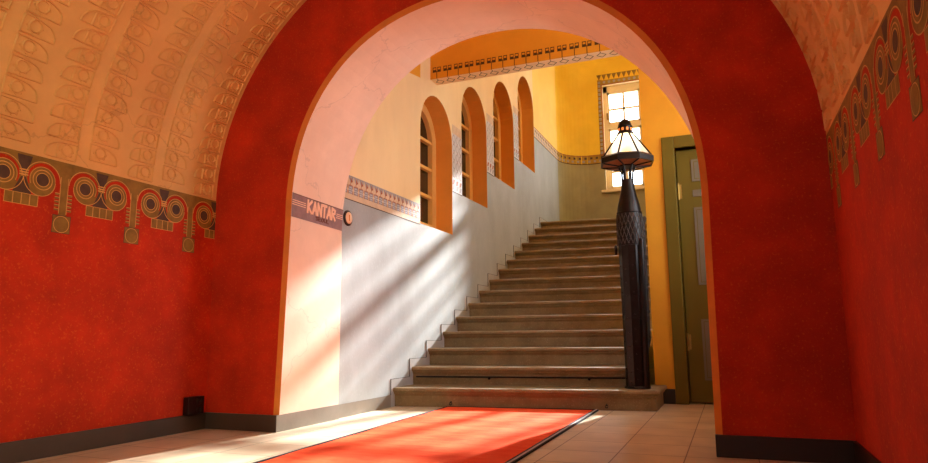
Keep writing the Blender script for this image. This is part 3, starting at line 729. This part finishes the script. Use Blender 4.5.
# ------------------------------------------------------------------ red carpet runner
ca = [(-2.26, 5.20), (-1.045, 5.30)]
fl, fr_, nr, nl = Vector((-2.255, 5.212)), Vector((-1.04, 5.352)), Vector((-.985, .2)), Vector((-2.04, .2))
b = MB(); NXc, NYc = 12, 60; vs = []
for j in range(NYc+1):
    for i in range(NXc+1):
        p = fl.lerp(fr_, i/NXc).lerp(nl.lerp(nr, i/NXc), j/NYc)
        z = .008+.0018*math.sin(p.y*6+p.x*2)+.0012*math.sin(p.y*13-p.x*3); vs.append((p.x, p.y, z))
w = NXc+1
b.mesh(vs, [(j*w+i, (j+1)*w+i, (j+1)*w+i+1, j*w+i+1) for j in range(NYc) for i in range(NXc)], M['carpet'], True)
cp = b.build('carpet_runner', origin=(-1.6, 2.8, 0)); tag(cp, 'bright red carpet runner with dark bound edges leading to the stairs', 'carpet')
b = MB()
def strip(p0, p1, off, w_, z0, z1, mat):
    d_ = (p1-p0).normalized(); n_ = Vector((d_.y, -d_.x)); a = p0+n_*off; c = p1+n_*off; n2 = n_*w_
    q = [a, c, c+n2, a+n2]; b.mesh([(v.x, v.y, z0) for v in q]+[(v.x, v.y, z1) for v in q], [(0,3,2,1),(4,5,6,7),(0,1,5,4),(1,2,6,5),(2,3,7,6),(3,0,4,7)], mat)
strip(nr, fr_, -.006, .011, 0.0005, .013, M['binding']); strip(nr, fr_, .005, .013, 0.0005, .0125, M['binding_white']); strip(nr, fr_, .018, .008, 0.0005, .012, M['binding'])
strip(fl, nl, -.004, .014, 0.0005, .012, M['binding']); strip(fr_, fl, -.004, .010, 0.0005, .012, M['binding'])
tag(b.build('edging', cp), 'black edging with a pale grey stripe')

# ------------------------------------------------------------------ iron lamp post on the bottom step
PXc, PYc = -.735, 5.60
lp = empty('lamp_post', (PXc, PYc, RI)); tag(lp, 'tall riveted iron lamp post with glass lantern standing on the bottom step', 'lamp post')
b = MB(); b.lathe([(.090, RI+.002), (.092, .2), (.094, .45), (.098, .95), (.102, 1.33)], (PXc, PYc), M['iron'], 10, False, phase=.2)
for z in (.30, .50, .72, .92): b.lathe([(.0935+.006*z, z-.003), (.0965+.006*z, z), (.0935+.006*z, z+.003)], (PXc, PYc), M['iron'], 10, False, phase=.2, cap=False)
for z in (.21, .29, .41, .51, .61, .73, .91, 1.02, 1.13):
    for k in range(10):
        a = .2+2*PI*(k+.5)/10; r = .0885+.008*z
        b.ball((PXc+r*math.cos(a), PYc+r*math.sin(a), z+(.03 if k % 2 else 0)), .0065, M['iron'], 6, 4)
sh = b.build('shaft', lp)
b = MB(); b.tube([(PXc+.078, PYc-.045, RI+.002), (PXc+.084, PYc-.05, .7), (PXc+.088, PYc-.05, 1.38)], [.026, .026, .028], M['iron'], 12); b.build('side_pipe', lp)
# lattice collar and bottle-shaped head
def bott(z):
    K = [(1.33, .104), (1.42, .110), (1.55, .108), (1.62, .102), (1.68, .092), (1.75, .074), (1.82, .058), (1.86, .052), (1.90, .052)]
    for (a, r0), (c, r1) in zip(K, K[1:]):
        if z <= c: return r0+(r1-r0)*(z-a)/(c-a)
    return K[-1][1]
b = MB(); b.lathe([(bott(z), z) for z in [1.33+.57*i/18 for i in range(19)]], (PXc, PYc), M['iron'], 28); b.lathe([(bott(1.61)+.002, 1.606), (bott(1.61)+.006, 1.612), (bott(1.62)+.002, 1.618)], (PXc, PYc), M['iron'], 28, cap=False); b.build('neck', lp)
b = MB()
for s in (-1, 1):
    for k in range(20):
        b.tube([(PXc+(bott(z)+.002)*math.cos(a), PYc+(bott(z)+.002)*math.sin(a), z) for z, a in [(1.34+.26*q/8, 2*PI*k/20+s*.8*q/8) for q in range(9)]], .0026, M['iron_light'], 5)
tag(b.build('lattice', lp), 'crossing raised iron strips on the collar')
b = MB(); b.lathe([(.001, 0), (.018, .002), (.024, .012), (.02, .022), (.001, .026)], (0, 0), M['iron'], 14)
kn = MB(); c = Vector((PXc-.108, PYc-.03, 1.30))
vs = []
for v in b.v: vs.append((c.x-v[2], c.y+v[0]*.8, c.z+v[1]*1.9))
kn.mesh(vs, b.f, M['iron'], True); kn.build('knob', lp)
b = MB(); b.lathe([(.104, RI+.0015), (.104, RI+.012), (.098, RI+.02)], (PXc, PYc), M['iron'], 10, False, phase=.2); b.build('base_plate', lp)
# open cage of bars under the lantern
for k in range(6):
    a = 2*PI*k/6+.25; b = MB(); b.tube([(PXc+.044*math.cos(a), PYc+.044*math.sin(a), 1.88), (PXc+.046*math.cos(a), PYc+.046*math.sin(a), 1.96), (PXc+.075*math.cos(a), PYc+.075*math.sin(a), 2.03)], .009, M['iron'], 6); b.build('bracket', lp)
# lantern
HZ0, HZ1, HZ2 = 2.035, 2.098, 2.315       # rim bottom, rim top, top of the glass
RB, RT, PH, NSD = .228, .058, -.965, 8
def hx(r, k, z): a = PH+2*PI*k/NSD; return (PXc+r*math.cos(a), PYc+r*math.sin(a), z)
sd = MB(); sd.lathe([(RB-.012, HZ0), (RB+.006, HZ0), (RB+.006, HZ0+.045), (RB-.014, HZ1), (RB-.026, HZ1)], (PXc, PYc), M['iron'], NSD, False, phase=PH, cap=False)
shade = sd.build('shade_rim', lp)
for k in range(NSD):
    g = MB(); g.face([hx(RB-.018, k, HZ1-.005), hx(RB-.018, k+1, HZ1-.005), hx(RT-.002, k+1, HZ2), hx(RT-.002, k, HZ2)], M['opal']); tag(g.build('shade_pane', shade), 'white opal glass pane')
    g = MB(); g.tube([hx(RB-.014, k, HZ1-.006), hx(RT, k, HZ2)], .0085, M['iron'], 6); g.build('shade_rib', shade)
    g = MB(); g.face([hx(RB-.01, k, HZ0+.004), hx(RB-.01, k+1, HZ0+.004), hx(.075, k+1, HZ0-.012), hx(.075, k, HZ0-.012)], M['copper']); tag(g.build('soffit_panel', shade), 'copper coloured panel under the shade')
    g = MB(); g.tube([hx(RB-.01, k, HZ0), hx(.07, k, HZ0-.016)], .007, M['iron'], 6); g.build('soffit_rib', shade)
b = MB(); b.lathe([(.078, HZ0-.022), (.078, HZ0-.008), (.03, HZ0+.0)], (PXc, PYc), M['iron'], 12); b.build('hub', lp)
b = MB(); b.lathe([(RT+.012, HZ2-.012), (RT+.014, HZ2), (RT+.002, HZ2+.008), (RT+.002, HZ2+.045), (RT+.006, HZ2+.048), (RT+.004, HZ2+.058), (RT*.92, HZ2+.085), (RT*.72, HZ2+.108), (RT*.4, HZ2+.122), (.002, HZ2+.128)], (PXc, PYc), M['iron'], 24)
cap = b.build('cap', lp)
for k in range(10):
    a = 2*PI*k/10+.12; t = Vector((-math.sin(a), math.cos(a), 0)); c = Vector((PXc+(RT+.0035)*math.cos(a), PYc+(RT+.0035)*math.sin(a), HZ2+.027)); b = MB(); n_ = Vector((math.cos(a), math.sin(a), 0))*.002
    q = [c-t*.010+Vector((0,0,-.012)), c+t*.010+Vector((0,0,-.012)), c+t*.010+Vector((0,0,.012)), c-t*.010+Vector((0,0,.012))]
    b.mesh(q+[v+n_ for v in q], [(3,2,1,0),(4,5,6,7),(0,1,5,4),(1,2,6,5),(2,3,7,6),(3,0,4,7)], M['amber']); tag(b.build('vent', cap), 'small lit amber opening')
b = MB(); b.ball((PXc, PYc, 2.17), .034, M['bulb'], 14, 10); tag(b.build('bulb', lp), 'glowing lamp bulb')
b = MB(); b.lathe([(.018, HZ0), (.018, 2.135), (.03, 2.14)], (PXc, PYc), M['brass'], 12); b.build('bulb_holder', lp)

# ------------------------------------------------------------------ iron railing behind the post
rl = empty('stair_railing', (-.665, 5.73, RI*2)); tag(rl, 'short dark iron railing starting right behind the lamp post', 'railing')
b = MB(); b.tube([(-.665, 5.735, 1.42), (-.665, 5.90, 1.56), (-.665, 6.04, 1.63)], .024, M['rail_iron'], 10); b.build('handrail', rl)
b = MB(); b.tube([(-.665, 5.76, .44), (-.665, 6.03, .57)], .012, M['rail_iron'], 8); b.build('bottom_rail', rl)
for k in range(3):
    y = 5.79+.11*k; b = MB(); b.tube([(-.665, y, .42+.46*(y-5.76)), (-.665, y, 1.46+.45*(y-5.735))], .010, M['rail_iron'], 8)
    for q in range(4): b.ball((-.665, y, .7+.24*q+.45*(y-5.8)), .016, M['rail_iron'], 8, 6)
    b.build('baluster', rl)

# ------------------------------------------------------------------ inscription, wall disc, socket
sg = empty('inscription_band', (AL, 3.9, 1.48)); tag(sg, 'mauve painted band lettered KANTAR on the pink inside of the arch', 'inscription')
def jx(y, z): # x of the intrados left jamb
    t = (y-AY0)/(AY1-AY0)
    def at(c):
        for p, q in zip(c, c[1:]):
            if p[0] < -1.4 and min(p[1], q[1]) <= z <= max(p[1], q[1]): return p[0]+(q[0]-p[0])*(z-p[1])/((q[1]-p[1]) or 1)
        return AL
    return at(FRONT)*(1-t)+at(BACK)*t
def jp(y, z, o): return (jx(y, z)+o, y, z)
Z0, Z1 = 1.402, 1.566
def jquad(b, y0, z0, y1, z1, o, mat, ny=1):
    for i in range(ny):
        a, c = y0+(y1-y0)*i/ny, y0+(y1-y0)*(i+1)/ny
        b.face([jp(a,z0,o), jp(c,z0,o), jp(c,z1,o), jp(a,z1,o)], mat)
b = MB()
for q in range(4): jquad(b, AY0+.017, Z0+(Z1-Z0)*q/4, AY1-.002, Z0+(Z1-Z0)*(q+1)/4, .002, M['mauve'], 4)
jquad(b, AY0+.017, Z1-.005, AY1-.002, Z1, .003, M['letter_dark'], 4); b.build('band', sg)
# letters drawn as strokes in a 5 wide x 7 high cell
STROKES = {'K': [((0,0),(0,7)), ((0,3.2),(4,7)), ((0,3.8),(4,0))], 'A': [((0,0),(2,7)), ((2,7),(4,0)), ((.9,2.4),(3.1,2.4))], 'N': [((0,0),(0,7)), ((0,7),(4,0)), ((4,0),(4,7))],
           'T': [((2,0),(2,7)), ((-.3,7),(4.3,7))], 'R': [((0,0),(0,7)), ((0,7),(3.6,6)), ((3.6,6),(3.4,4.2)), ((3.4,4.2),(0,3.4)), ((1.2,3.5),(4,0))],
           'S': [((4,6.4),(2,7)), ((2,7),(0,5.4)), ((0,5.4),(4,1.8)), ((4,1.8),(2,0)), ((2,0),(0,.7))], 'E': [((0,0),(0,7)), ((0,7),(3.6,7)), ((0,3.5),(3,3.5)), ((0,0),(3.6,0))],
           'O': [((0,1.5),(0,5.5)), ((0,5.5),(2,7)), ((2,7),(4,5.5)), ((4,5.5),(4,1.5)), ((4,1.5),(2,0)), ((2,0),(0,1.5))], 'U': [((0,7),(0,1.5)), ((0,1.5),(2,0)), ((2,0),(4,1.5)), ((4,1.5),(4,7))], 'L': [((0,0),(0,7)), ((0,0),(3.6,0))]}
def write(word, y0, y1, z0, z1, wd, mat, o):
    n = len(word); cw = (y1-y0)/n
    for i, ch in enumerate(word):
        b = MB()
        for p, q in STROKES[ch]:
            P = Vector((y0+cw*(i+.13)+p[0]/4*cw*.74, z0+p[1]/7*(z1-z0))); Q = Vector((y0+cw*(i+.13)+q[0]/4*cw*.74, z0+q[1]/7*(z1-z0)))
            d_ = (Q-P).normalized(); nrm = Vector((-d_.y, d_.x))*wd/2; e_ = d_*wd*.35
            c4 = [P-e_-nrm, Q+e_-nrm, Q+e_+nrm, P-e_+nrm]
            f = [jp(v.x, v.y, o) for v in c4]; g = [jp(v.x, v.y, .001) for v in c4]
            b.mesh(f+g, [(0,1,2,3),(0,4,5,1),(1,5,6,2),(2,6,7,3),(3,7,4,0)], mat)
        b.build('letter', sg)
write('KANTAR', 3.765, 4.155, 1.464, 1.547, .019, M['letter'], .007)
write('SEOUL', 3.885, 4.07, 1.425, 1.45, .006, M['letter_dark'], .005)
for q in range(3):
    b = MB(); jquad(b, AY0+.02, 1.487+q*.014, 3.75, 1.493+q*.014, .0045, M['letter'], 2); b.build('stripe', sg)
    b = MB(); jquad(b, 4.165, 1.487+q*.014, AY1-.004, 1.493+q*.014, .0045, M['letter'], 1); b.build('stripe', sg)

dc = empty('wall_disc', (SX, 4.37, 1.522)); tag(dc, 'small round peach disc with black rim on the grey wall beside the arch', 'wall disc')
def xl(b_, prof, c, mat, n=24, sz=1.0):
    t = MB(); t.lathe([(r, z) for r, z in prof], (0, 0), mat, n); b_.mesh([(c.x+v[2], c.y+v[0], c.z+v[1]*sz) for v in t.v], t.f, mat, True)
c = Vector((SX, 4.37, 1.522))
b = MB(); xl(b, [(.062, .001), (.062, .010), (.05, .015), (.001, .015)], c, M['black_plastic']); b.build('rim', dc)
b = MB(); xl(b, [(.047, .01), (.046, .018), (.001, .020)], c, M['white_disc']); b.build('face', dc)
b = MB(); b.box((c.x+.017, c.y-.005, c.z-.024), (c.x+.022, c.y+.005, c.z+.024), M['ochre']); b.build('slot', dc)

sk = empty('wall_socket', (XL, 3.43, .165)); tag(sk, 'black double socket box on the left red wall just above the skirting', 'socket')
b = MB(); b.box((XL+.0005, 3.362, .108), (XL+.045, 3.502, .220), M['black_plastic']); b.build('box', sk, bevel=.004)
for z in (.136, .19):
    b = MB(); cc = Vector((XL+.045, 3.455, z)); xl(b, [(.024, 0), (.024, .004), (.018, .004), (.016, .001), (.001, .001)], cc, M['black_plastic'], 16); b.build('outlet', sk)

# ------------------------------------------------------------------ camera
F = 654.686
r_ = Vector((0.92736353, 0.37404241, -0.00944208)); u_ = Vector((0.06719909, -0.14167567, 0.98762963)); d_ = Vector((-0.36807765, 0.9165262, 0.15652016))
cam = bpy.data.cameras.new('camera'); co = bpy.data.objects.new('camera', cam); C.objects.link(co)
cam.sensor_width = 36; cam.lens = F*36/928; cam.clip_start = .02
m = Matrix.Identity(4)
for i in range(3): m[i][0], m[i][1], m[i][2] = r_[i], u_[i], -d_[i]
m[2][3] = .60109; co.matrix_world = m
bpy.context.scene.camera = co

# ------------------------------------------------------------------ light
sun = bpy.data.lights.new('sun', 'SUN'); so = bpy.data.objects.new('sun', sun); C.objects.link(so)
so.rotation_euler = Vector((-.158, -.987, -.487)).to_track_quat('-Z', 'Y').to_euler(); so.location = (3, 20, 12)
sun.energy = 28.0; sun.angle = math.radians(1.4); sun.color = (1, .98, .95)
w = bpy.data.worlds.new('sky'); bpy.context.scene.world = w; w.use_nodes = True
bg = w.node_tree.nodes['Background']; bg.inputs['Color'].default_value = (.84, .93, 1, 1); bg.inputs['Strength'].default_value = 9.0
def lamp(name, loc, power, col, r):
    l = bpy.data.lights.new(name, 'POINT'); l.energy = power; l.color = col; l.shadow_soft_size = r; o = bpy.data.objects.new(name, l); C.objects.link(o); o.location = loc; return o
lamp('lantern_light', (PXc, PYc, 2.22), 4, (1, .74, .4), .03)
lamp('stairwell_fill', (.2, 8.8, 5.4), 90, (1, .95, .84), .35)  # added out-of-view point light, lifts the upper stairwell
lamp('hall_fill', (-.1, 4.7, 2.2), 8, (1, .97, .9), .22)  # added fill hidden behind the right pier, brightens the lower hall
lamp('vestibule_fill', (-2.15, .75, 2.3), 15, (1, .9, .62), .15)  # added unseen warm fill for the vault and red walls
sp = bpy.data.lights.new('fill_spot', 'SPOT'); sp.energy = 165; sp.color = (1, .88, .58); sp.shadow_soft_size = .12; sp.spot_size = math.radians(78); sp.spot_blend = 1  # unseen spot added to brighten the left wall and left pier
spo = bpy.data.objects.new('fill_spot', sp); C.objects.link(spo); spo.location = (.2, -.3, 2.4); spo.rotation_euler = Vector((-3.3, 3.1, -1.0)).to_track_quat('-Z', 'Y').to_euler()

sc = bpy.context.scene
sc.view_settings.view_transform = 'Standard'; sc.view_settings.look = 'None'; sc.view_settings.gamma = 1; sc.view_settings.use_curve_mapping = False
sc.view_settings.exposure = 0
sc.cycles.max_bounces = 10; sc.cycles.diffuse_bounces = 7; sc.cycles.transparent_max_bounces = 12; sc.cycles.sample_clamp_indirect = 6
